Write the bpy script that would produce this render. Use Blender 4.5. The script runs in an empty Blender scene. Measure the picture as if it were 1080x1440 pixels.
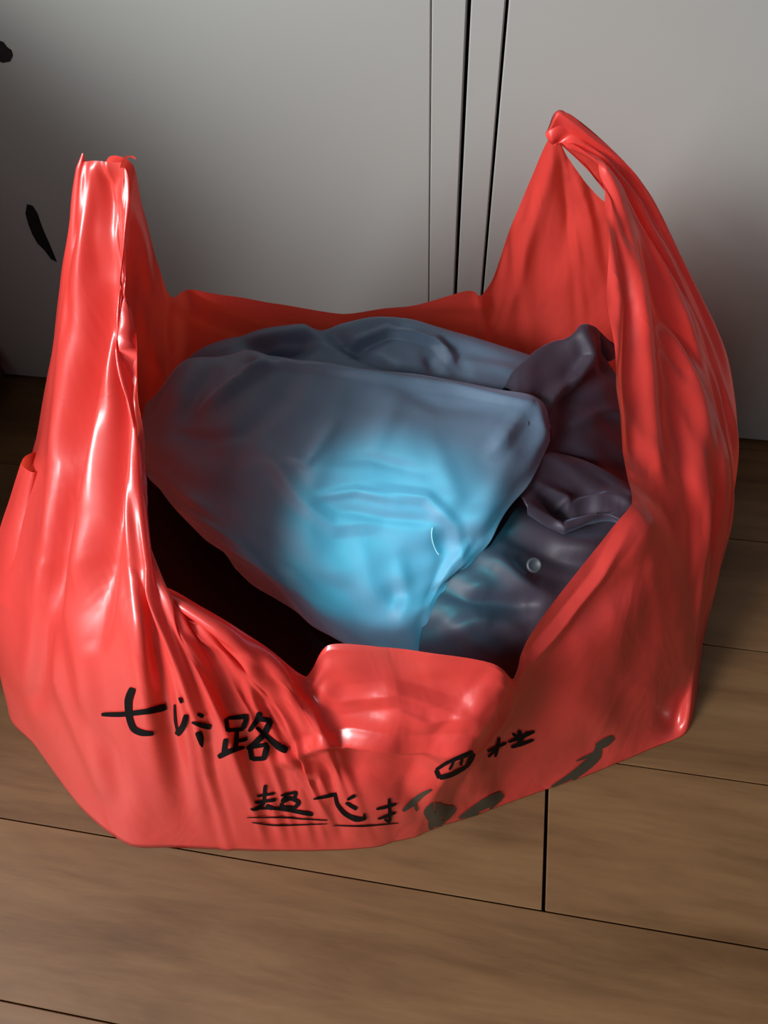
import bpy, bmesh, math, random
import numpy as np
from mathutils import Vector, Matrix
from mathutils.bvhtree import BVHTree

C = bpy.context.scene.collection
SC = 0.70                                   # camera height in metres; every layout unit below is one camera height
# ------------------------------------------------------------------ camera
FPX, PITCH, ROLL, YAW = 997.03, 0.987489, -0.084620, -0.226628
DOOR_Y = 0.8671; ROW0 = -0.09972; PLANK_W = 0.19049
cp, sp, cy, sy = math.cos(PITCH), math.sin(PITCH), math.cos(YAW), math.sin(YAW)
FWD = np.array([sy*cp, cy*cp, -sp]); R0 = np.array([cy, -sy, 0.0]); U0 = np.cross(R0, FWD)
cr, sr = math.cos(ROLL), math.sin(ROLL)
RT = cr*R0 + sr*U0; UP = -sr*R0 + cr*U0
cam = bpy.data.cameras.new('camera'); cam.sensor_fit = 'VERTICAL'; cam.sensor_height = 24.0
cam.lens = FPX/1440*24.0; cam.clip_start = 0.02
co = bpy.data.objects.new('camera', cam); C.objects.link(co)
M = Matrix.Identity(4)
for i in range(3):
    M[i][0] = RT[i]; M[i][1] = UP[i]; M[i][2] = -FWD[i]
M[2][3] = SC
co.matrix_world = M
S = bpy.context.scene; S.camera = co
# ------------------------------------------------------------------ light, world, exposure
S.view_settings.view_transform = 'Standard'; S.view_settings.look = 'None'
S.view_settings.gamma = 1.0; S.view_settings.use_curve_mapping = False
S.view_settings.exposure = 0.0
w = bpy.data.worlds.new('room_air'); S.world = w; w.use_nodes = True
w.node_tree.nodes['Background'].inputs[0].default_value = (0.80, 0.84, 0.90, 1)
w.node_tree.nodes['Background'].inputs[1].default_value = 0.12
def area(name, loc, target, sx, sy_, power, col, spread=180):
    l = bpy.data.lights.new(name, 'AREA'); l.shape = 'RECTANGLE'; l.size = sx; l.size_y = sy_
    l.energy = power; l.color = col; l.spread = math.radians(spread)
    o = bpy.data.objects.new(name, l); C.objects.link(o); o.location = loc
    o.rotation_euler = (Vector(target)-Vector(loc)).to_track_quat('-Z', 'Y').to_euler()
    return o
area('window_light', (-1.85, -1.2, 1.62), (-0.12, 0.32, 0.25), 1.2, 1.0, 24, (0.97, 0.98, 1.0), 75)
area('fill_light', (-0.9, -1.5, 1.95), (0.0, 0.3, 0.2), 0.8, 0.6, 9, (0.96, 0.98, 1.0))  # added fill to brighten the bag front, not a real window
def spot(name, loc, target, power, col, deg, blend, r):
    l = bpy.data.lights.new(name, 'SPOT'); l.energy = power; l.color = col; l.spot_size = math.radians(deg)
    l.spot_blend = blend; l.shadow_soft_size = r
    o = bpy.data.objects.new(name, l); C.objects.link(o); o.location = loc
    o.rotation_euler = (Vector(target)-Vector(loc)).to_track_quat('-Z', 'Y').to_euler()
spot('blue_patch_spot', (-0.10, -0.05, 1.7), (-0.045, 0.250, 0.275), 190.0, (0.06, 0.90, 1.0), 7.4, 1.0, 0.01)  # added spot that makes the bright blue patch on the shirt, no real lamp

# ------------------------------------------------------------------ placing helpers
def ray(px, py):
    return FWD*FPX + RT*(px-540) - UP*(py-720)
def at(px, py, v):                          # point seen at px,py, v camera heights ahead of the lens (ground distance)
    d = ray(px, py); b = d[0]*sy + d[1]*cy
    p = d*(v/b); return np.array([p[0], p[1], 1+p[2]])
def onfloor(px, py, z=0.0):
    d = ray(px, py); p = d*((1-z)/-d[2]); return np.array([p[0], p[1], z])
def ondoor(px, py, y=None):
    d = ray(px, py); p = d*((DOOR_Y if y is None else y)/d[1]); return np.array([p[0], p[1], 1+p[2]])
def uv2w(u, v, z=0.0):                      # heading frame to world
    return np.array([u*cy + v*sy, -u*sy + v*cy, z])
def project(P):                             # Nx3 -> Nx2 pixels (layout units)
    d = P - np.array([0, 0, 1.0]); z = d@FWD
    return np.stack([540 + FPX*(d@RT)/z, 720 - FPX*(d@UP)/z], 1)

# ------------------------------------------------------------------ materials
def mat(name):
    m = bpy.data.materials.new(name); m.use_nodes = True
    return m, m.node_tree, m.node_tree.nodes['Principled BSDF']
def plain(name, col, rough=0.5, spec=0.5):
    m, nt, p = mat(name); p.inputs['Base Color'].default_value = (*col, 1)
    p.inputs['Roughness'].default_value = rough; p.inputs['Specular IOR Level'].default_value = spec
    return m
def noise(nt, scale, detail=4, rough=0.5, vec=None, dist=0.0):
    n = nt.nodes.new('ShaderNodeTexNoise'); n.inputs['Scale'].default_value = scale
    n.inputs['Detail'].default_value = detail; n.inputs['Roughness'].default_value = rough
    n.inputs['Distortion'].default_value = dist
    if vec: nt.links.new(vec, n.inputs['Vector'])
    return n
def ramp(nt, fac, stops):
    r = nt.nodes.new('ShaderNodeValToRGB'); e = r.color_ramp.elements
    while len(e) < len(stops): e.new(0.5)
    for k, (p, c) in enumerate(stops): e[k].position = p; e[k].color = (*c, 1)
    nt.links.new(fac, r.inputs[0]); return r
def coords(nt, scale=(1, 1, 1), kind='Object'):
    t = nt.nodes.new('ShaderNodeTexCoord'); m = nt.nodes.new('ShaderNodeMapping')
    m.inputs['Scale'].default_value = scale
    nt.links.new(t.outputs[kind], m.inputs[0]); return m.outputs[0]
def bump(nt, p, h, strength, dist):
    b = nt.nodes.new('ShaderNodeBump'); b.inputs['Strength'].default_value = strength
    b.inputs['Distance'].default_value = dist
    nt.links.new(h, b.inputs['Height']); nt.links.new(b.outputs[0], p.inputs['Normal'])

def wood_mat():
    m, nt, p = mat('laminate_wood')
    vec = coords(nt, (1.2, 9, 9))
    inf = nt.nodes.new('ShaderNodeObjectInfo')
    add = nt.nodes.new('ShaderNodeVectorMath'); add.operation = 'ADD'
    sc = nt.nodes.new('ShaderNodeVectorMath'); sc.operation = 'SCALE'; sc.inputs['Scale'].default_value = 37.0
    cb = nt.nodes.new('ShaderNodeCombineXYZ')
    nt.links.new(inf.outputs['Random'], cb.inputs[0]); nt.links.new(inf.outputs['Random'], cb.inputs[1])
    nt.links.new(cb.outputs[0], sc.inputs[0]); nt.links.new(vec, add.inputs[0]); nt.links.new(sc.outputs[0], add.inputs[1])
    n1 = noise(nt, 2.2, 5, 0.6, add.outputs[0], 0.6); n2 = noise(nt, 14, 3, 0.6, add.outputs[0], 0.2)
    r1 = ramp(nt, n1.outputs[0], [(0.28, (0.088, 0.041, 0.015)), (0.5, (0.148, 0.076, 0.031)), (0.72, (0.195, 0.106, 0.046))])
    r2 = ramp(nt, n2.outputs[0], [(0.3, (0.82, 0.8, 0.78)), (0.6, (1, 1, 1))])
    mx = nt.nodes.new('ShaderNodeMix'); mx.data_type = 'RGBA'; mx.blend_type = 'MULTIPLY'; mx.inputs[0].default_value = 0.7
    nt.links.new(r1.outputs[0], mx.inputs[6]); nt.links.new(r2.outputs[0], mx.inputs[7])
    nt.links.new(mx.outputs[2], p.inputs['Base Color'])
    p.inputs['Roughness'].default_value = 0.48; p.inputs['Specular IOR Level'].default_value = 0.35
    bump(nt, p, n2.outputs[0], 0.15, 0.0006)
    return m
WOOD = wood_mat()
def door_mat():
    m, nt, p = mat('painted_door')
    n = noise(nt, 3, 3, 0.5, coords(nt))
    r = ramp(nt, n.outputs[0], [(0.3, (0.325, 0.335, 0.312)), (0.7, (0.34, 0.35, 0.326))])
    nt.links.new(r.outputs[0], p.inputs['Base Color']); p.inputs['Roughness'].default_value = 0.55
    return m
DOORM = door_mat()
def plastic_mat():
    m, nt, p = mat('red_film_plastic')
    n = noise(nt, 6, 3, 0.5, coords(nt))
    r = ramp(nt, n.outputs[0], [(0.3, (0.80, 0.055, 0.044)), (0.7, (0.84, 0.075, 0.060))])
    nt.links.new(r.outputs[0], p.inputs['Base Color'])
    p.inputs['Roughness'].default_value = 0.42; p.inputs['Specular IOR Level'].default_value = 0.7
    p.inputs['Coat Weight'].default_value = 0.6; p.inputs['Coat Roughness'].default_value = 0.16
    f = noise(nt, 17, 3, 0.5, coords(nt, (1, 1, 0.4)), 0.7)
    bump(nt, p, f.outputs[0], 0.5, 0.006)
    tr = nt.nodes.new('ShaderNodeBsdfTranslucent'); tr.inputs[0].default_value = (0.95, 0.10, 0.05, 1)
    mx = nt.nodes.new('ShaderNodeMixShader'); mx.inputs[0].default_value = 0.33
    out = nt.nodes['Material Output']
    nt.links.new(p.outputs[0], mx.inputs[1]); nt.links.new(tr.outputs[0], mx.inputs[2]); nt.links.new(mx.outputs[0], out.inputs[0])
    return m
RED = plastic_mat()
INK = plain('black_print_ink', (0.003, 0.003, 0.003), 0.7, 0.08)
FADED = plain('faded_print_ink', (0.045, 0.038, 0.026), 0.5, 0.3)
MOTIF = plain('black_motif', (0.008, 0.007, 0.007), 0.6, 0.3)
GAP = plain('dark_gap', (0.02, 0.018, 0.016), 0.8, 0.1)
BLACK = plain('black_cloth', (0.008, 0.0065, 0.007), 0.9, 0.1)
def cloth_mat(name='blue_grey_fabric', cols=((0.078, 0.130, 0.190), (0.105, 0.168, 0.24)), sheen=0.4):
    m, nt, p = mat(name)
    n = noise(nt, 9, 4, 0.6, coords(nt, (1.6, 1, 1)), 0.5)
    r = ramp(nt, n.outputs[0], [(0.3, cols[0]), (0.7, cols[1])])
    nt.links.new(r.outputs[0], p.inputs['Base Color'])
    p.inputs['Roughness'].default_value = 0.55; p.inputs['Specular IOR Level'].default_value = 0.35
    p.inputs['Sheen Weight'].default_value = sheen; p.inputs['Sheen Roughness'].default_value = 0.4
    p.inputs['Sheen Tint'].default_value = (0.55, 0.7, 1.0, 1)
    f = noise(nt, 420, 2, 0.5, coords(nt))
    bump(nt, p, f.outputs[0], 0.12, 0.0006)
    return m
CLOTH = cloth_mat()
SHADECLOTH = cloth_mat('shaded_fabric', ((0.024, 0.021, 0.032), (0.036, 0.029, 0.043)), 0.2)  # same shirt, shade on its right-hand folds put into a darker colour

# ------------------------------------------------------------------ mesh helpers
def link(name, verts, faces, material, parent=None, smooth=True):
    me = bpy.data.meshes.new(name); me.from_pydata([tuple(float(c) for c in v) for v in verts], [], [tuple(f) for f in faces])
    me.materials.append(material); me.update()
    if smooth: me.polygons.foreach_set('use_smooth', [True]*len(me.polygons))
    o = bpy.data.objects.new(name, me); C.objects.link(o)
    if parent: o.parent = parent
    return o
def tag(o, label=None, cat=None, group=None, kind=None):
    for k, x in (('label', label), ('category', cat), ('group', group), ('kind', kind)):
        if x: o[k] = x
    return o
def empty(name, loc=(0, 0, 0)):
    o = bpy.data.objects.new(name, None); C.objects.link(o); o.location = loc; o.empty_display_size = 0.05; return o
def box(name, lo, hi, material, parent=None, bev=0.0012, off=(0, 0, 0)):
    bm = bmesh.new(); bmesh.ops.create_cube(bm, size=1)
    for v in bm.verts:
        v.co = Vector([(lo[i]+hi[i])/2 + v.co[i]*(hi[i]-lo[i]) - off[i] for i in range(3)])
    if bev: bmesh.ops.bevel(bm, geom=list(bm.edges), offset=bev, segments=1, affect='EDGES')
    me = bpy.data.meshes.new(name); bm.to_mesh(me); bm.free(); me.materials.append(material)
    o = bpy.data.objects.new(name, me); C.objects.link(o)
    if parent: o.parent = parent
    return o

# ------------------------------------------------------------------ floor: laminate planks, each one a piece
floor = box('floor', (-1.6, -1.0, -0.03), (1.6, DOOR_Y*SC+0.45, -0.009), GAP, bev=0)
tag(floor, kind='structure')
jx = onfloor(767, 1200)[0]*SC
rnd = random.Random(4)
PL = 0.86
for k in range(-3, 9):
    y0 = (ROW0 + k*PLANK_W)*SC; y1 = y0 + PLANK_W*SC
    shift = jx if k == 1 else jx + PL*[0.37, 0, 0.61, 0.83, 0.47, 0.22, 0.7, 0.1, 0.52, 0.3, 0.66, 0.9][k % 12]
    if k == 2: shift = jx - 0.55
    if k == 3: shift = jx + 0.62
    if k == 0: shift = jx - 0.62
    x = shift - 3*PL
    while x < 1.5:
        a, b = max(x, -1.55), min(x+PL, 1.55)
        if b - a > 0.02:
            g = 0.00045
            ex = 0.0016 if k == 1 else 0.0006
            box('plank', (a+ex, y0+g, -0.009), (b-ex, y1-g, 0.0), WOOD, floor, bev=0.0005)
        x += PL

# ------------------------------------------------------------------ wardrobe
DY = DOOR_Y*SC
xs = [ondoor(606, 100)[0]*SC, ondoor(655, 100)[0]*SC, ondoor(705, 100)[0]*SC]
wd = empty('wardrobe', (0, DY+0.2, 0)); tag(wd, 'plain off-white wardrobe with two flat doors and narrow stiles behind the red bag', 'wardrobe')
off = (0, DY+0.2, 0)
H = 1.9
def wbox(name, x0, x1, z0, z1, y0=DY, y1=DY+0.018, m=DOORM, bev=0.001):
    return box(name, (x0, y0, z0), (x1, y1, z1), m, wd, bev, off)
dl = wbox('door', -1.45, xs[0]-0.0003, 0.006, H)
wbox('stile', xs[0]+0.0003, xs[1]-0.0016, 0.006, H)
wbox('stile', xs[1]+0.0016, xs[2]-0.0012, 0.006, H)
wbox('door', xs[2]+0.0012, 1.45, 0.006, H)
wbox('carcass', -1.45, 1.45, 0.0, H, DY+0.020, DY+0.42, GAP, 0)
# chest of drawers added just left of the frame to shade the wardrobe
bs = empty('shade_chest', (-0.88, 0.30, 0)); tag(bs, 'dark brown chest of drawers added left of the red bag to cast shade', 'chest')
DK = plain('dark_walnut', (0.05, 0.028, 0.018), 0.5, 0.3)
def cbox(nm, lo, hi, par=None, m=None):
    return box(nm, lo, hi, m or DK, par or bs, 0.002, (-0.88, 0.30, 0))
cbox('body', (-1.13, 0.02, 0.03), (-0.640, 0.590, 0.64)); cbox('top_board', (-1.14, 0.0, 0.64), (-0.632, 0.596, 0.66))
cbox('plinth', (-1.11, 0.04, 0.0), (-0.66, 0.58, 0.03))
for k in range(3):
    d_ = cbox('drawer', (-1.12, 0.005, 0.045+k*0.2), (-0.65, 0.02, 0.235+k*0.2))
    cbox('knob', (-0.905, -0.015, 0.13+k*0.2), (-0.875, 0.006, 0.15+k*0.2), d_)
# black leaf-shaped motifs printed on the left door
def flat_motif(pts, parent):
    P = [ondoor(*p)*SC for p in pts]
    n = len(P); y = DY
    V = [(p[0], y-0.0006-off[1], p[2]) for p in P] + [(p[0], y+0.0004-off[1], p[2]) for p in P]
    F = [tuple(range(n))[::-1], tuple(range(n, 2*n))] + [(i, (i+1) % n, n+(i+1) % n, n+i) for i in range(n)]
    o = link('leaf_motif', V, F, MOTIF, wd, smooth=False); return o
flat_motif([(38, 287), (46, 289), (53, 300), (59, 318), (64, 330), (69, 341), (76, 358), (80, 368), (72, 364), (63, 352), (53, 342), (46, 330), (40, 315), (36, 300)], wd)
flat_motif([(-16, 60), (-4, 56), (5, 59), (10, 66), (16, 70), (18, 78), (14, 86), (4, 88), (-6, 84), (-16, 80)], wd)

# ------------------------------------------------------------------ grids with cubic interpolation
def cr_interp(P, t, closed=False, tension=0.5):
    """P: (n, ...) control array along axis 0, t: sample params"""
    n = len(P); i = np.floor(t).astype(int)
    if not closed: i = np.clip(i, 0, n-2)
    f = (t - i).reshape((-1,)+(1,)*(P.ndim-1))
    if closed: a, b, c, d = P[(i-1) % n], P[i % n], P[(i+1) % n], P[(i+2) % n]
    else: a, b, c, d = P[np.clip(i-1, 0, n-1)], P[i], P[i+1], P[np.clip(i+2, 0, n-1)]
    if not closed:
        a = np.where((i == 0).reshape(f.shape), 2*b-c, a); d = np.where((i == n-2).reshape(f.shape), 2*c-b, d)
    m0 = (c-a)*tension; m1 = (d-b)*tension
    return (2*f**3-3*f**2+1)*b + (f**3-2*f**2+f)*m0 + (-2*f**3+3*f**2)*c + (f**3-f**2)*m1
def grid_normals(G, closed):
    if closed: du = np.roll(G, -1, 0) - np.roll(G, 1, 0)
    else: du = np.gradient(G, axis=0)
    dv = np.gradient(G, axis=1)
    n = np.cross(du, dv); l = np.linalg.norm(n, axis=2, keepdims=True); return n/np.maximum(l, 1e-9)
def dist_poly(Q, poly):
    """distance of pixels Q to polyline, signed side, and param 0..1"""
    best = np.full(len(Q), 1e9); side = np.zeros(len(Q)); par = np.zeros(len(Q))
    P = np.array(poly, float); L = np.linalg.norm(np.diff(P, axis=0), axis=1); cum = np.concatenate([[0], np.cumsum(L)]); T = cum[-1]
    for k in range(len(P)-1):
        a, b = P[k], P[k+1]; d = b-a; l2 = d@d
        t = np.clip(((Q-a)@d)/l2, 0, 1); c = a + t[:, None]*d; r = Q-c; dd = np.linalg.norm(r, axis=1)
        m = dd < best; best[m] = dd[m]; side[m] = np.sign(d[0]*r[m, 1]-d[1]*r[m, 0]); par[m] = (cum[k]+t[m]*L[k])/T
    return best, side, par
def apply_creases(G, N, mask, creases):
    sh = G.shape; Q = project(G.reshape(-1, 3)); D = np.zeros(len(Q)); mk = mask.reshape(-1)
    for poly, amp, wd_, kind in creases:
        xs_ = [p[0] for p in poly]; ys_ = [p[1] for p in poly]; m = mk & (Q[:, 0] > min(xs_)-4*wd_) & (Q[:, 0] < max(xs_)+4*wd_) & (Q[:, 1] > min(ys_)-4*wd_) & (Q[:, 1] < max(ys_)+4*wd_)
        if not m.any(): continue
        d, s, par = dist_poly(Q[m], poly)
        taper = np.sin(np.pi*np.clip(par*0.9+0.05, 0, 1))**0.6
        if kind == 'r': h = np.exp(-(d/wd_)**2)
        elif kind == 's': h = 1/(1+(d/wd_*1.5)**2) * np.exp(-(d/(3*wd_))**2)          # sharp ridge
        elif kind == 'c': h = np.maximum(0, 1-d/wd_)                                   # creased tent
        else: h = np.where(s > 0, np.exp(-(d/wd_)), np.exp(-(d/(wd_*0.25))))           # one-sided step ('f')
        D[m] += amp*taper*h
    return G + N*D.reshape(sh[0], sh[1], 1)
def smooth_noise(nu, nv, seed, cu, cv, periodic=True):
    r = np.random.RandomState(seed); K = r.uniform(-1, 1, (cu, cv))
    A = cr_interp(K, np.arange(nu)/nu*cu if periodic else np.linspace(0, cu-1, nu), periodic)
    B = cr_interp(A.T, np.linspace(0, cv-1, nv), False).T
    return B

# ------------------------------------------------------------------ the red carrier bag
F = 'f'
front = [
 [(116,232,.52),(100,355,.51),(80,500,.49),(56,628,.465),(0,760,.43),(-14,890,.385),(12,1000,F)],
 [(121,228,.515),(112,355,.495),(98,500,.465),(80,640,.43),(48,790,.37),(30,920,.33),(50,1050,F)],
 [(135,226,.51),(132,355,.485),(126,500,.45),(118,640,.405),(105,790,.345),(95,940,.28),(115,1138,F)],
 [(152,228,.505),(150,355,.475),(150,500,.435),(150,640,.385),(150,790,.32),(155,950,.25),(180,1188,F)],
 [(172,231,.50),(165,340,.475),(168,480,.435),(178,630,.38),(188,790,.31),(205,960,.235),(240,1192,F)],
 [(181,262,.495),(173,370,.465),(178,500,.43),(190,640,.375),(213,830,.29),(245,990,.225),(290,1194,F)],
 [(174,400,.46),(182,500,.43),(191,600,.39),(200,720,.345),(232,860,.275),(285,1010,.215),(335,1196,F)],
 [(194,600,.39),(199,680,.36),(206,760,.325),(235,850,.28),(275,930,.245),(325,1050,.2),(370,1197,F)],
 [(201,700,.35),(204,755,.325),(222,820,.3),(265,880,.267),(310,960,.235),(355,1070,.195),(395,1197,F)],
 [(195,775,.325),(212,812,.308),(245,855,.283),(290,910,.255),(340,980,.23),(385,1080,.19),(420,1197,F)],
 [(212,812,.31),(240,840,.288),(280,880,.27),(330,930,.245),(375,1000,.222),(415,1090,.185),(440,1197,F)],
 [(300,868,.28),(318,890,.260),(350,930,.245),(380,975,.232),(410,1030,.21),(440,1110,.18),(465,1196,F)],
 [(375,912,.262),(385,932,.247),(400,960,.234),(420,1000,.218),(440,1050,.200),(465,1120,.174),(490,1195,F)],
 [(430,951,.25),(435,975,.236),(440,1000,.220),(455,1040,.199),(470,1080,.185),(490,1135,.164),(512,1193,F)],
 [(463,906,.264),(466,945,.246),(470,990,.226),(480,1035,.203),(495,1080,.187),(515,1135,.163),(535,1190,F)],
 [(540,910,.259),(545,950,.241),(548,990,.220),(548,1035,.198),(552,1080,.186),(560,1130,.167),(570,1178,F)],
 [(620,920,.250),(620,955,.236),(618,990,.218),(612,1035,.197),(610,1080,.186),(612,1120,.174),(615,1163,F)],
 [(695,933,.243),(692,960,.232),(680,995,.215),(665,1035,.199),(655,1075,.189),(655,1110,.181),(660,1150,F)],
 [(718,952,.243),(722,968,.238),(715,1000,.227),(705,1035,.216),(700,1070,.205),(700,1100,.196),(705,1133,F)],
 [(742,900,.268),(755,930,.260),(760,965,.25),(758,1005,.238),(755,1040,.225),(755,1080,.21),(758,1114,F)],
 [(785,838,.305),(805,880,.288),(815,925,.27),(818,970,.255),(818,1015,.24),(820,1055,.228),(822,1092,F)],
 [(835,775,.34),(860,825,.318),(872,880,.295),(875,935,.275),(873,985,.258),(873,1030,.243),(875,1070,F)],
 [(875,722,.37),(905,785,.345),(918,850,.32),(922,910,.3),(920,965,.28),(918,1015,.26),(918,1052,F)],
 [(886,700,.385),(925,760,.365),(945,830,.342),(952,895,.32),(952,950,.3),(950,1000,.28),(948,1040,F)],
 [(880,660,.405),(925,700,.40),(965,770,.38),(975,840,.355),(975,905,.33),(972,960,.305),(965,1030,F)],
 [(864,560,.44),(910,610,.435),(960,670,.425),(993,740,.40),(990,830,.37),(982,910,.34),(975,1005,F)],
 [(853,430,.49),(905,500,.475),(955,570,.465),(995,650,.44),(1005,740,.415),(990,850,.375),(982,960,F)],
 [(850,330,.53),(900,420,.505),(955,510,.49),(1000,600,.47),(1018,690,.44),(1000,810,.40),(986,920,F)],
 [(846,270,.555),(890,360,.53),(945,455,.515),(995,550,.495),(1025,650,.465),(1015,780,.42),(990,880,F)],
 [(832,225,.57),(872,290,.555),(925,385,.54),(975,475,.52),(1020,580,.495),(1030,720,.45),(1000,850,F)],
 [(798,200,.584),(850,240,.575),(905,320,.56),(960,415,.545),(1010,520,.52),(1034,640,.49),(1010,800,F)],
 [(778,204,.592),(816,192,.588),(890,270,.575),(955,385,.56),(1012,510,.535),(1033,640,.50),(1015,780,F)],
 [(773,190,.595),(800,171,.592),(893,250,.585),(960,375,.575),(1018,510,.56),(1030,640,.54),(1005,720,F)],
]
# back columns: rim pixel + distance, then the ground point (u, v) beneath
back = [
 ((880,292,.60),(.50,.58)), ((852,284,.61),(.44,.63)), ((826,258,.61),(.38,.655)), ((799,222,.603),(.33,.665)),
 ((776,190,.598),(.29,.67)), ((745,255,.625),(.24,.672)), ((716,325,.645),(.20,.675)), ((694,392,.66),(.16,.678)),
 ((676,414,.66),(.13,.68)), ((655,409,.655),(.10,.68)), ((560,430,.655),(.02,.68)), ((480,441,.65),(-.06,.675)),
 ((380,425,.65),(-.15,.67)), ((275,407,.645),(-.25,.66)), ((240,416,.625),(-.30,.65)), ((222,372,.60),(-.34,.63)),
 ((203,300,.57),(-.38,.61)), ((187,232,.53),(-.42,.59)), ((150,224,.535),(-.46,.57)), ((132,300,.58),(-.52,.53)), ((108,420,.56),(-.56,.48)),
]
ctrl = []
for col in front:
    ctrl.append([at(*p) if p[2] != F else onfloor(p[0], p[1], 0.002) for p in col])
NF = len(front)
for rim, g in back:
    a = at(*rim); b = uv2w(g[0], g[1], 0.002); c_ = []
    cen = uv2w(-.02, .42, 0)
    for k in range(7):
        t = k/6; p = a*(1-t) + b*t
        o = (p-cen)*np.array([1, 1, 0]); o /= np.linalg.norm(o)+1e-9
        c_.append(p + o*0.035*math.sin(math.pi*t))
    ctrl.append(c_)
ctrl = np.array(ctrl); NC = len(ctrl)
SU, SV = 12, 28
nu, nv = NC*SU, 6*SV+1
A = cr_interp(ctrl, np.arange(nu)/SU, True, 0.42)
G = cr_interp(A.transpose(1, 0, 2), np.linspace(0, 6, nv), False, 0.45).transpose(1, 0, 2)
# light smoothing around the loop except at the rim
N = grid_normals(G, True)
cen = uv2w(-.02, .42, .2)
if np.mean(np.sum(N*(G-cen), axis=2)) < 0: N = -N
ucol = np.arange(nu)/SU
fm = np.zeros((nu, nv), bool); fm[(ucol < NF-0.5)] = True
# pleats that follow the sheet upward into the handles, then random crumples
amp_v = np.linspace(0, 1, nv)[None, :]
pl = smooth_noise(nu, nv, 3, 150, 4)*0.0035*(1-0.55*amp_v) + smooth_noise(nu, nv, 8, 70, 6)*0.004 + smooth_noise(nu, nv, 5, 110, 16)*0.0018
quiet = np.ones(nu)
quiet[(ucol > 12) & (ucol < 18)] = 0.6; quiet[(ucol > 18) & (ucol < 24)] = 0.22; quiet[(ucol > NF)] = 0.5
# smooth quiet
ker = np.ones(25)/25; quiet = np.convolve(np.concatenate([quiet[-12:], quiet, quiet[:12]]), ker, 'valid')
edge = np.clip(np.arange(nv)/5.0, 0, 1)[None, :]
foot = np.clip((nv-1-np.arange(nv))/14.0, 0, 1)[None, :]
G = G + N*(pl*quiet[:, None]*foot*(0.35+0.65*edge))[:, :, None]
bag_creases = [
 ([(128,240),(118,350),(100,500),(85,640),(75,780),(40,960)], .010, 16, 'r'),
 ([(150,260),(150,400),(125,560),(95,740),(65,880),(50,980)], -.019, 15, 'r'),
 ([(168,420),(152,560),(120,720),(108,860),(125,1000),(150,1100)], .011, 17, 'r'),
 ([(178,430),(170,560),(165,650),(150,790),(135,900)], -.015, 13, 'r'),
 ([(188,560),(184,700),(190,800),(205,900),(215,1000)], .006, 12, 'r'),
 ([(203,812),(225,870),(255,940),(280,1010),(290,1090),(320,1190)], .007, 12, 'c'),
 ([(215,900),(225,990),(250,1080),(262,1150)], -.006, 16, 'r'),
 ([(60,800),(80,950),(130,1070),(150,1120)], .006, 18, 'c'),
 ([(120,1000),(155,1060),(175,1130)], -.005, 14, 'r'),
 ([(285,1030),(290,1110),(310,1170)], -.006, 14, 'r'),
 ([(330,1030),(380,1070),(400,1120),(410,1150)], -.006, 20, 'r'),
 ([(395,1074),(430,1052),(490,1038),(560,1050),(620,1048),(650,1035)], .011, 15, 'c'), ([(420,1040),(500,1062),(600,1066)], -.004, 10, 'r'), ([(415,1075),(450,1090),(465,1120)], .006, 10, 'c'), ([(470,960),(520,1000),(600,990)], -.003, 14, 'r'),
 ([(400,1060),(440,1105),(470,1160)], .005, 14, 'c'),
 ([(430,1085),(520,1075),(600,1085)], -.006, 22, 'r'),
 ([(350,930),(360,990),(400,1040)], .006, 16, 'c'),
 ([(430,955),(480,985),(560,975),(640,1000)], .005, 20, 'c'),
 ([(718,955),(680,1000),(640,1050),(605,1110),(585,1170)], .014, 34, 'c'),
 ([(530,985),(600,1015),(660,1000),(700,960)], .005, 18, 'c'),
 ([(560,1100),(590,1130),(600,1170)], -.005, 16, 'r'),
 ([(240,840),(320,890),(400,945)], .006, 12, 'r'),
 ([(270,880),(300,930),(330,1000)], -.005, 16, 'r'),
 ([(852,320),(866,420),(860,520),(872,620)], .007, 10, 'r'),
 ([(868,330),(885,430),(882,540),(890,650)], -.006, 10, 'r'),
 ([(845,225),(885,330),(905,450),(915,580),(925,690)], .008, 15, 'r'),
 ([(880,290),(925,420),(945,560),(955,660)], -.006, 16, 'r'),
 ([(900,290),(955,430),(985,570),(990,700)], .006, 16, 'r'),
 ([(885,705),(900,740),(880,800)], .008, 22, 'r'),
 ([(800,880),(860,840),(905,780)], -.005, 24, 'r'),
 ([(735,940),(790,880),(845,810),(880,740)], .006, 14, 'c'),
 ([(930,820),(910,900),(880,960),(880,1020)], -.006, 26, 'r'),
 ([(780,960),(830,1000),(880,1040)], .004, 26, 'r'),
]
G = apply_creases(G, N, fm, bag_creases)
bm_ = ~fm
G = apply_creases(G, -N, bm_, [
 ([(785,205),(765,270),(740,350),(720,430)], .006, 12, 'r'),
 ([(790,215),(800,290),(790,380)], -.006, 14, 'r'),
 ([(800,225),(830,300),(835,380)], .006, 14, 'r'),
 ([(240,425),(300,450),(360,470)], .008, 16, 'c'),
 ([(200,420),(215,500),(235,540)], .006, 12, 'r'),
 ([(275,410),(360,440),(450,455)], .006, 14, 'c'),
 ([(560,432),(640,425),(690,430)], .006, 12, 'r'),
 ([(190,300),(205,380),(215,430)], .006, 9, 'r'),
])
G[:, :, 2] = np.maximum(G[:, :, 2], 0.0015)
bag = empty('carrier_bag', tuple(uv2w(-.03, .4)*SC))
tag(bag, 'open red plastic carrier bag with upright handles and black lettering on the floor', 'bag')
boff = uv2w(-.03, .4)*SC
V = (G*SC).reshape(-1, 3) - boff
idx = np.arange(nu*nv).reshape(nu, nv)
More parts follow.
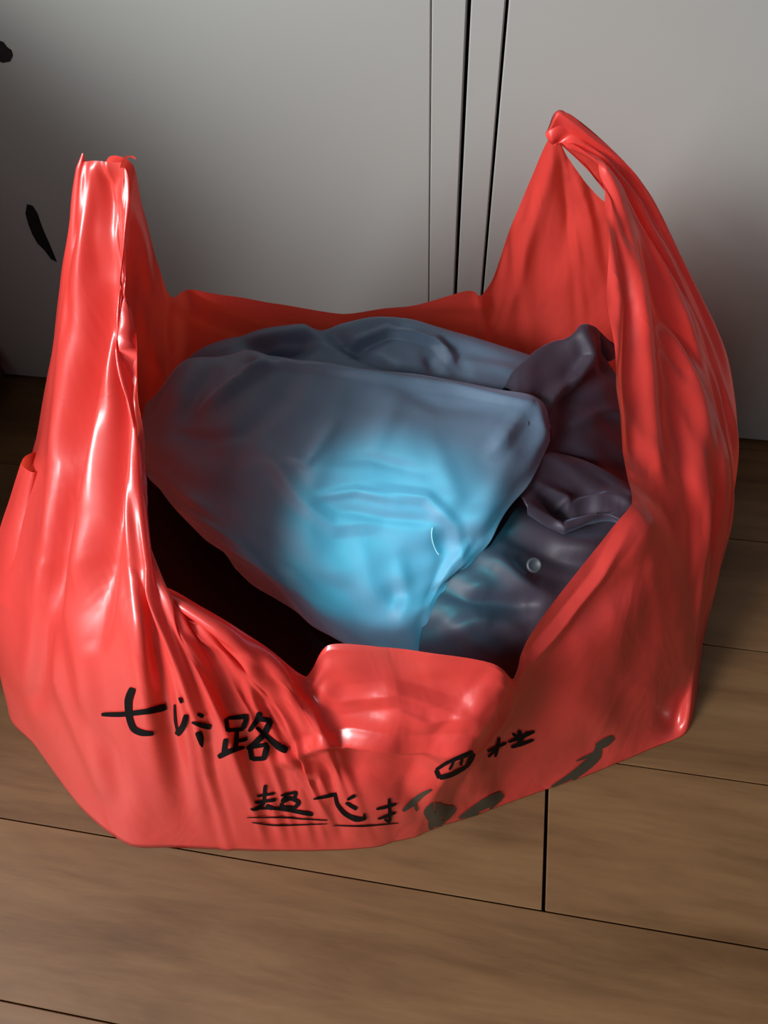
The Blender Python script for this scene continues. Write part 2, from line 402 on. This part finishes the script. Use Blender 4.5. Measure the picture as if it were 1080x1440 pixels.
# sheet above this row, in the handle columns, is handle
hrow = np.zeros(nu)
for lo, hi, r in ((-4.5, 5.6, 2.4), (NC-4.5, NC+0.1, 2.4), (26.5, NF+4.5, 2.2)):
    hrow[(ucol >= lo) & (ucol <= hi)] = r*SV
left = (ucol <= 5.6) | (ucol >= NC-4.5)
body, lh, rh = [], [], []
for i in range(nu):
    j2 = (i+1) % nu
    for j in range(nv-1):
        f = (idx[i, j], idx[j2, j], idx[j2, j+1], idx[i, j+1])
        if j < hrow[i]: (lh if left[i] else rh).append(f)
        else: body.append(f)
# the base under the bag
base = [idx[i, nv-1] for i in range(nu)]
bc = V[base].mean(0); VV = list(V); rings = [base]
for s in (0.8, 0.5, 0.2):
    st = len(VV)
    for k in base:
        p = bc + (V[k]-bc)*s; p[2] = 0.0012; VV.append(p)
    rings.append(list(range(st, st+nu)))
for a_, b_ in zip(rings, rings[1:]):
    for i in range(nu):
        j2 = (i+1) % nu; body.append((a_[i], a_[j2], b_[j2], b_[i]))
VV.append(bc*np.array([1, 1, 0]) + np.array([0, 0, 0.0012])); cidx = len(VV)-1
for i in range(nu): body.append((rings[-1][i], rings[-1][(i+1) % nu], cidx))
def submesh(name, faces):
    used = sorted({int(k) for f in faces for k in f}); mp = {k: n for n, k in enumerate(used)}
    return link(name, [VV[k] for k in used], [[mp[int(k)] for k in f] for f in faces], RED, bag)
submesh('bag_body', body); submesh('handle', lh); submesh('handle', rh)
# small fold of the gusset showing left of the front handle strap
def patch(name, rows, n1=30, n2=24):
    P = np.array([[at(*p) for p in r] for r in rows]); a, b = P.shape[:2]
    A = cr_interp(P, np.linspace(0, a-1, n1)); Gs = cr_interp(A.transpose(1, 0, 2), np.linspace(0, b-1, n2)).transpose(1, 0, 2)
    ii = np.arange(n1*n2).reshape(n1, n2); q = np.stack([ii[:-1, :-1], ii[:-1, 1:], ii[1:, 1:], ii[1:, :-1]], -1).reshape(-1, 4)
    return link(name, (Gs*SC).reshape(-1, 3)-boff, q.tolist(), RED, bag)
patch('gusset_fold', [
 [(29,652,.452),(37,660,.442),(48,664,.437),(62,655,.445)],
 [(14,700,.445),(24,705,.430),(40,710,.422),(62,708,.43)],
 [(-4,760,.425),(10,770,.405),(30,775,.395),(58,770,.40)],
 [(-12,840,.395),(6,850,.372),(26,855,.362),(50,850,.37)]])
patch('gusset_fold', [
 [(29,652,.452),(34,643,.465),(44,637,.472),(62,632,.475)],
 [(30,658,.458),(36,650,.468),(46,645,.476),(62,642,.478)],
 [(24,690,.46),(34,690,.47),(46,690,.478),(62,690,.48)]])
# torn tuft on top of the left handle
tp = []
for k, (px, py) in enumerate([(172,236),(174,226),(180,219),(188,221),(191,223)]):
    for d in (-1, 1): tp.append(at(px + (3 if k else 4)*d*(0.9 if k < 3 else .3), py + (0 if k < 3 else 2*d), .50-0.004*k)*SC - boff)
link('torn_tuft', tp, [(2*k, 2*k+1, 2*k+3, 2*k+2) for k in range(4)], RED, bag)

# ------------------------------------------------------------------ brush lettering printed on the bag
allf = [tuple(int(k) for k in f) for f in body+lh+rh]
bvh = BVHTree.FromPolygons([Vector(v) for v in VV], allf)
cam0 = Vector((0, 0, SC)) - Vector(boff)
def hit(px, py):
    d = Vector(ray(px, py)).normalized(); loc, nrm, _, _ = bvh.ray_cast(cam0, d)
    if loc is None: return None
    if nrm.dot(d) > 0: nrm = -nrm
    return loc + nrm*0.0005 - d*0.0006
def stroke(pts, ws):
    P = np.array(pts, float); n = len(P)
    if isinstance(ws, (int, float)): ws = [ws]*n
    ws = np.interp(np.linspace(0, 1, n), np.linspace(0, 1, len(ws)), ws)
    L = np.linalg.norm(np.diff(P, axis=0), axis=1).sum(); m = max(4, int(L/2.0)+1)
    t = np.linspace(0, n-1, m); Q = cr_interp(P, t, False, 0.4) if n > 2 else P[0]+(P[1]-P[0])*t[:, None]
    W = np.interp(t, np.arange(n), ws); W *= 1-0.35*(np.abs(np.linspace(-1, 1, m))**8)
    T = np.gradient(Q, axis=0); T /= np.linalg.norm(T, axis=1, keepdims=True)+1e-9
    Nn = np.stack([-T[:, 1], T[:, 0]], 1); k = 5; V_, F_ = [], []; ok = []
    for a in range(m):
        for b in range(k):
            q = Q[a] + Nn[a]*W[a]*(b/(k-1)-0.5); h = hit(*q); ok.append(h is not None); V_.append(h if h is not None else Vector((0, 0, 0)))
    for a in range(m-1):
        for b in range(k-1):
            f = (a*k+b, a*k+b+1, (a+1)*k+b+1, (a+1)*k+b)
            if all(ok[i] for i in f) and (V_[f[0]]-V_[f[2]]).length < 0.02 and (V_[f[1]]-V_[f[3]]).length < 0.02: F_.append(f)
    return V_, F_
def glyph(strokes, m=INK, label=None):
    V_, F_ = [], []
    for pts, ws in strokes:
        v, f = stroke(pts, ws); o = len(V_); V_ += v; F_ += [tuple(i+o for i in q) for q in f]
    used = sorted({i for f in F_ for i in f}); mp = {k: n for n, k in enumerate(used)}
    o = link('printed_character', [V_[i] for i in used], [tuple(mp[i] for i in f) for f in F_], m, bag)
    if label: o['label'] = label
    return o
glyph([([(143,1004),(170,1004),(205,1000),(234,993)], [6,7,8,12]), ([(187,967),(181,985),(182,1008),(188,1024),(200,1030),(216,1031)], [12,11,9,9,9,7])])
glyph([([(262,1004),(258,1020),(249,1033)], [7,8,10]), ([(252,980),(256,988)], [3,5]), ([(277,1003),(286,1007)], [5,7]), ([(270,1015),(283,1019),(297,1022)], [3,8,8]), ([(279,1028),(282,1038),(284,1050)], [10,9,3]), ([(246,990),(247,1012),(250,1030)], [3,4,3])])
glyph([([(317,1010),(320,1028)], 6), ([(318,1010),(332,1008),(349,1007)], [5,6,8]), ([(347,1008),(342,1024)], 7), ([(320,1027),(343,1024)], 6), ([(333,1027),(330,1056)], 7), ([(332,1042),(348,1038)], 6), ([(318,1038),(315,1058)], 7), ([(307,1064),(325,1055),(344,1050)], [8,8,5]),
       ([(366,1001),(360,1014),(350,1028)], [8,8,5]), ([(364,1010),(382,1013)], 7), ([(381,1012),(372,1030),(358,1045),(346,1052)], [9,9,8,5]), ([(360,1022),(375,1035),(390,1048),(404,1055)], [5,7,9,12]), ([(351,1048),(354,1068)], 7), ([(352,1050),(377,1046)], 6), ([(376,1047),(371,1068)], 8), ([(354,1067),(373,1066)], 6)])
glyph([([(361,1119),(386,1115)], 4), ([(373,1103),(372,1118),(371,1130)], 5), ([(358,1128),(388,1124)], 5), ([(372,1128),(362,1136),(354,1138)], [5,6,4]), ([(374,1132),(384,1137)], 6), ([(395,1118),(415,1114),(414,1122)], [4,5,5]), ([(404,1116),(396,1127)], 5), ([(396,1128),(408,1122),(420,1128),(412,1136),(397,1134),(396,1128)], 6), ([(352,1137),(380,1136),(408,1139),(440,1145)], [3,4,5,7])])
glyph([([(441,1123),(455,1120),(473,1116)], [3,5,6]), ([(471,1116),(474,1130),(484,1143),(500,1151),(514,1151)], [5,5,6,8,5]), ([(513,1152),(512,1143)], [6,3]), ([(499,1118),(488,1124)], [6,4]), ([(486,1128),(494,1133),(502,1137)], [4,5,6])])
glyph([([(529,1137),(543,1134),(557,1130)], [4,5,4]), ([(547,1122),(548,1140),(548,1155)], [5,5,5]), ([(548,1156),(540,1151)], [5,3]), ([(531,1151),(543,1147),(556,1142)], [3,5,4])])
glyph([([(566,1140),(580,1128),(592,1118),(606,1110)], [5,10,7,4]), ([(580,1122),(586,1140)], [4,4])], FADED, 'smudged character wrapping the lower fold')
glyph([([(613,1082),(632,1070),(665,1057)], [5,5,8]), ([(665,1058),(661,1068),(655,1079)], [9,8,5]), ([(613,1082),(618,1094)], 6), ([(618,1093),(636,1088),(655,1078)], [8,7,6]), ([(638,1070),(632,1082)], 4), ([(650,1066),(647,1076)], 4)])
glyph([([(685,1056),(698,1050),(712,1044)], [4,5,4]), ([(702,1036),(699,1050),(696,1064)], [4,6,4]), ([(698,1050),(692,1058),(686,1064)], 4), ([(720,1031),(730,1038)], [4,5]), ([(714,1043),(730,1037),(751,1028)], [4,6,5]), ([(730,1026),(731,1046)], 6), ([(718,1050),(732,1046),(750,1040)], [5,6,4]), ([(742,1028),(724,1050)], 5)])
glyph([([(347,1149),(400,1149),(425,1151),(460,1153)], [1.5,2.5,2,2]), ([(354,1156),(390,1160),(460,1158)], [1.5,2.5,1.5]), ([(468,1160),(510,1161),(560,1157)], [1.5,2.5,1.5])]).name = 'printed_underline'
glyph([([(598,1148),(610,1142),(624,1142),(640,1136)], [16,28,26,8]), ([(602,1160),(625,1158)], [14,12])], FADED, 'faded oval brush blot').name = 'printed_blot'
glyph([([(645,1150),(662,1142),(682,1132),(706,1116)], [4,12,20,12])], FADED, 'faded leaf-shaped brush blot').name = 'printed_blot'
glyph([([(862,1036),(850,1044),(838,1050)], [8,13,10]), ([(842,1046),(838,1062),(824,1076),(800,1094),(775,1106)], [8,14,14,12,4]), ([(810,1070),(838,1058)], [2,6])], FADED, 'faded slanting brush blot').name = 'printed_blot'

# ------------------------------------------------------------------ contents
def sheet(name, rows, creases, material, parent, off_, su=22, sv=22, nz=0.0015, seed=1, flip=False, thick=0.0012):
    P = np.array([[at(*p) for p in r] for r in rows])
    a, b = P.shape[:2]; n1, n2 = (a-1)*su+1, (b-1)*sv+1
    A = cr_interp(P, np.linspace(0, a-1, n1)); Gs = cr_interp(A.transpose(1, 0, 2), np.linspace(0, b-1, n2)).transpose(1, 0, 2)
    Ns = grid_normals(Gs, False); view = np.array([0, 0, 1.0]) - Gs
    if np.sum(Ns*view) < 0: Ns = -Ns
    Gs = Gs + Ns*(smooth_noise(n1, n2, seed, max(4, a*2), max(4, b*2), False)*nz)[:, :, None]
    Gs = apply_creases(Gs, Ns, np.ones((n1, n2), bool), creases)
    V_ = (Gs*SC).reshape(-1, 3)-off_; ii = np.arange(n1*n2).reshape(n1, n2)
    q = np.stack([ii[:-1, :-1], ii[1:, :-1], ii[1:, 1:], ii[:-1, 1:]], -1).reshape(-1, 4)
    d = Vector(Ns[n1//2, n2//2]); t = V_[q[len(q)//2]]; nn = np.cross(t[1]-t[0], t[2]-t[0])
    if nn@np.array(d) < 0: q = q[:, ::-1]
    o = link(name, V_, q.tolist(), material, parent)
    m = o.modifiers.new('thickness', 'SOLIDIFY'); m.thickness = thick; m.offset = -1
    return o
soff = uv2w(0, .42, .25)*SC
shirt = empty('folded_shirt', tuple(soff))
tag(shirt, 'crumpled blue-grey satin shirt bundled in the mouth of the red bag', 'shirt')
# main folded panel: rows go from its upper fold down to the lower-left edge, columns left to right
sheet('front_panel', [
 [(232,575,.57),(275,525,.60),(365,518,.60),(495,535,.58),(630,556,.56),(740,574,.535),(765,612,.52)],
 [(215,562,.54),(262,506,.57),(360,500,.575),(490,515,.555),(630,536,.535),(745,556,.51),(775,600,.49)],
 [(198,590,.52),(250,560,.52),(350,560,.515),(480,570,.50),(620,590,.485),(742,600,.475),(772,625,.47)],
 [(197,620,.495),(250,615,.48),(350,620,.465),(470,635,.45),(600,655,.435),(715,665,.43),(748,672,.435)],
 [(199,650,.475),(262,672,.44),(350,685,.425),(460,700,.41),(580,715,.395),(680,720,.39),(712,722,.395)],
 [(215,680,.45),(285,720,.405),(365,745,.385),(455,765,.37),(560,775,.36),(650,778,.36),(680,775,.365)],
 [(245,712,.425),(320,760,.375),(390,795,.352),(465,820,.335),(545,830,.328),(610,828,.33),(640,818,.34)],
 [(290,755,.40),(360,800,.35),(425,845,.322),(485,872,.305),(545,880,.30),(590,872,.302),(615,868,.31)],
 [(330,800,.385),(390,845,.34),(450,885,.31),(500,915,.295),(550,925,.285),(600,930,.285),(625,915,.29)],
 ], [
 ([(340,524),(400,512),(500,526),(640,546),(745,566)], .008, 8, 'c'),
 ([(250,610),(300,618),(350,605)], -.004, 10, 'r'),
 ([(430,650),(520,645),(600,665)], -.003, 9, 'r'),
 ([(480,718),(540,728),(620,735)], -.003, 8, 'r'),
 ([(480,560),(460,620),(430,700),(440,760)], .003, 16, 'r'),
 ([(560,560),(520,640)], .003, 14, 'r'),
 ([(610,620),(640,700),(600,760)], .003, 14, 'r'),
 ([(700,600),(715,640),(680,720),(650,770)], .004, 16, 'r'),
 ([(620,740),(625,790),(605,860)], -.004, 12, 'r'),
 ([(660,760),(630,800),(605,850)], .004, 9, 'c'),
 ([(500,740),(520,820),(570,880)], .002, 14, 'r'),
 ([(310,510),(275,550),(255,600)], -.011, 16, 'r'),
 ([(345,498),(372,512),(330,540),(285,575)], .011, 13, 'c'), ([(420,515),(400,560),(350,600),(330,650)], -.006, 16, 'r'),
 ([(470,600),(430,650),(400,640)], .005, 12, 'c'), ([(380,640),(420,700),(470,740),(520,735)], .005, 18, 'c'),
 ([(560,780),(570,840),(560,890)], .004, 12, 'r'), ([(690,640),(720,600),(735,580)], .006, 16, 'c'), ([(520,690),(600,700),(640,740),(650,790)], .005, 13, 'c'),
 ([(560,545),(620,570),(700,575)], -.005, 12, 'r'), ([(440,700),(500,690),(560,705)], .004, 10, 'c'),
 ], CLOTH, shirt, soff, nz=0.003, seed=2)
sheet('back_panel', [
 [(240,560,.63),(330,520,.655),(440,500,.66),(540,490,.66),(640,500,.65),(740,530,.64),(800,560,.63)],
 [(255,512,.60),(320,474,.625),(440,464,.635),(540,446,.635),(640,470,.62),(745,502,.60),(800,530,.59)],
 [(262,530,.58),(330,492,.60),(440,482,.61),(545,468,.61),(640,500,.59),(740,525,.57),(790,560,.56)],
 [(300,560,.55),(350,520,.575),(440,510,.585),(545,505,.58),(640,530,.56),(735,550,.545),(780,590,.53)],
 [(330,600,.53),(380,560,.545),(450,550,.545),(545,550,.54),(640,565,.53),(730,590,.52),(770,620,.51)],
 ], [
 ([(455,466),(500,490),(560,462)], -.014, 12, 'r'),
 ([(490,482),(545,462),(610,480),(650,520)], .013, 9, 'c'),
 ([(440,470),(500,495),(560,520),(650,530)], -.012, 9, 'r'),
 ([(345,482),(395,500),(445,484)], -.016, 11, 'r'),
 ([(350,474),(430,468),(500,498)], .009, 9, 'r'),
 ([(600,500),(620,520)], -.010, 10, 'r'), ([(635,505),(655,525)], -.010, 9, 'r'),
 ([(560,450),(640,478),(740,508)], .005, 10, 'r'),
 ([(650,500),(720,520),(790,540)], .004, 12, 'r'),
 ], CLOTH, shirt, soff, nz=0.002, seed=5)
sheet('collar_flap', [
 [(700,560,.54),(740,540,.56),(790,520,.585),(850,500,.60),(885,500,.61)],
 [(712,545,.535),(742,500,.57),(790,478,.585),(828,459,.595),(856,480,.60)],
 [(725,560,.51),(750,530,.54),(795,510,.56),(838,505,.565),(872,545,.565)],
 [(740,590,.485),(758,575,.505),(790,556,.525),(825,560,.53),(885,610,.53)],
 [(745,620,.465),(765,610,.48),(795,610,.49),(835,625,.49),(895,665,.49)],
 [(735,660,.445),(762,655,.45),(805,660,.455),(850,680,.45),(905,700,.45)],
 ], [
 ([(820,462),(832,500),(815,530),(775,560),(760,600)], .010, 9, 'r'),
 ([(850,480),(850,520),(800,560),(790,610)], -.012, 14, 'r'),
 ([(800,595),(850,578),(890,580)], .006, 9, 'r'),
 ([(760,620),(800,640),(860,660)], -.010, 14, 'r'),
 ], SHADECLOTH, shirt, soff, nz=0.003, seed=7)
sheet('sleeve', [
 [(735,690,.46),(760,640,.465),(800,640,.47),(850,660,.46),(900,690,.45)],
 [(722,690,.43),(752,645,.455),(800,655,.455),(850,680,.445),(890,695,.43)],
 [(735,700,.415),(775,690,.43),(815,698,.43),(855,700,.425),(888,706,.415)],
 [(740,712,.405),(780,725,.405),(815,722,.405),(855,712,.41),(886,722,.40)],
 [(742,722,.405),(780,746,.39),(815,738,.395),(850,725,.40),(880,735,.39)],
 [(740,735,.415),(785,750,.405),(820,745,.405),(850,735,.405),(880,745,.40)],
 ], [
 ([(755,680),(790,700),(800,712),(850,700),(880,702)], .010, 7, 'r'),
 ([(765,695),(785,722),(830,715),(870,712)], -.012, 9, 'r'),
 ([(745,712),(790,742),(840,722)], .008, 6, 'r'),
 ], SHADECLOTH, shirt, soff, nz=0.001, seed=9)
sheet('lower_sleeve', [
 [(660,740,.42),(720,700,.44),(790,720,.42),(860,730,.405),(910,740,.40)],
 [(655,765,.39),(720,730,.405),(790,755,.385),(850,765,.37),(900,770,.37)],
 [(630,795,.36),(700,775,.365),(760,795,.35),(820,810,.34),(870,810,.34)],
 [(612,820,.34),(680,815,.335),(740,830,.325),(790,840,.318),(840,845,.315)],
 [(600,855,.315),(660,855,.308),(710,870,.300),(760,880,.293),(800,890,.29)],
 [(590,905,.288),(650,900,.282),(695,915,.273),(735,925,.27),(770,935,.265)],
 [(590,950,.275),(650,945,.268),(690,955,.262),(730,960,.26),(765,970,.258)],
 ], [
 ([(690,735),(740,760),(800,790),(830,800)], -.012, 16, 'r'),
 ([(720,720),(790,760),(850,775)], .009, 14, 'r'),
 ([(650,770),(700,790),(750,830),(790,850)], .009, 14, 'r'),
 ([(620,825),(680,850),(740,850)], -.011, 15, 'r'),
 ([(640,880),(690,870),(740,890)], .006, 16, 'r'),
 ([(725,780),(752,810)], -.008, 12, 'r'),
 ], SHADECLOTH, shirt, soff, nz=0.003, seed=11)
# stuffing under the visible folds: the rest of the shirt, down to the bag's base
def blob(name, cx_, cv, rx, rv, z0, z1, material, parent, off_, seed):
    bm = bmesh.new(); bmesh.ops.create_icosphere(bm, subdivisions=5, radius=1.0)
    rg = np.random.RandomState(seed); ph = rg.uniform(0, 6.28, (6, 3)); fr = rg.uniform(2, 5, (6, 3))
    for v in bm.verts:
        p = np.array(v.co); s = 1+0.035*sum(math.sin(fr[k]@p+ph[k, 0]) for k in range(6))/2
        q = np.sign(p)*np.abs(p)**0.75*s
        W = uv2w(cx_+q[0]*rx, cv+q[1]*rv, (z0+z1)/2+q[2]*(z1-z0)/2)
        W[2] = max(W[2], 0.006); v.co = Vector(W*SC-off_)
    me = bpy.data.meshes.new(name); bm.to_mesh(me); bm.free(); me.materials.append(material)
    me.polygons.foreach_set('use_smooth', [True]*len(me.polygons))
    o = bpy.data.objects.new(name, me); C.objects.link(o); o.parent = parent; return o
blob('rolled_body', .03, .53, .20, .10, .21, .34, CLOTH, shirt, soff, 3)
# button
def button():
    c = at(750, 795, .333)*SC - soff; n = Vector((0.05, -0.45, 0.9)).normalized(); q = n.to_track_quat('Z', 'Y')
    prof = [(0, .0012), (.0030, .0012), (.0038, .0020), (.0050, .0020), (.0055, .0008), (.0055, 0), (0, 0)]; V_, F_ = [], []
    for r, z in prof:
        for k in range(20): V_.append(Vector(c) + q @ Vector((r*math.cos(k*math.pi/10), r*math.sin(k*math.pi/10), z+0.004)))
    for a in range(len(prof)-1):
        for k in range(20): F_.append((a*20+k, a*20+(k+1) % 20, (a+1)*20+(k+1) % 20, (a+1)*20+k))
    o = link('button', V_, F_, plain('dull_button', (0.03, 0.032, 0.04), .5), shirt); o['label'] = 'small dull grey button'
button()
# black garment under the shirt
koff = uv2w(-.12, .36, .2)*SC
blk = empty('black_garment', tuple(koff)); tag(blk, 'folded plain black garment under the lower left edge of the blue-grey shirt', 'garment')
sheet('top_fold', [
 [(186,560,0.585),(230,640,0.525),(320,720,0.465),(420,800,0.405),(520,860,0.365),(600,900,0.345)],
 [(186,640,0.525),(220,690,0.480),(300,760,0.425),(390,830,0.375),(480,890,0.335),(560,930,0.315)],
 [(186,720,0.470),(210,750,0.435),(280,810,0.385),(370,880,0.340),(450,930,0.310),(530,970,0.290)],
 [(186,790,0.425),(205,810,0.400),(265,860,0.360),(345,925,0.320),(430,975,0.290),(510,1010,0.275)],
 [(186,850,0.400),(200,860,0.380),(255,900,0.345),(330,960,0.310),(420,1000,0.287),(500,1030,0.275)],
 ], [], BLACK, blk, koff, nz=0.001, seed=4)
blob('folded_body', -.08, .36, .26, .12, .01, .19, BLACK, blk, koff, 6)
# lint thread
def tube(name, pts, r, material, n=6):
    P = cr_interp(np.array(pts), np.linspace(0, len(pts)-1, 14)); T = np.gradient(P, axis=0); V_, F_ = [], []
    for a, t in zip(P, T):
        q = Vector(t).to_track_quat('Z', 'Y')
        for k in range(n): V_.append(Vector(a)+q @ Vector((r*math.cos(k*2*math.pi/n), r*math.sin(k*2*math.pi/n), 0)))
    for a in range(len(P)-1):
        for k in range(n): F_.append((a*n+k, a*n+(k+1) % n, (a+1)*n+(k+1) % n, (a+1)*n+k))
    o = link(name, V_, F_, material); return o
bpy.context.view_layer.update()
fp = next(o for o in shirt.children if o.name.startswith('front_panel'))
fb = BVHTree.FromPolygons([v.co for v in fp.data.vertices], [tuple(p.vertices) for p in fp.data.polygons])
def on_panel(px, py, lift):
    d = Vector(ray(px, py)).normalized(); loc = fb.ray_cast(Vector((0, 0, SC))-Vector(soff), d)[0]
    return np.array(loc + Vector(soff) - d*lift)
tag(tube('lint_thread', [on_panel(x, y, .0012) for x, y in ((608,742),(607,752),(609,764),(613,774),(617,780))], .0004, plain('pale_thread', (.35, .38, .40), .7)),
    'short curved white thread lying on the bright blue part of the shirt', 'thread')
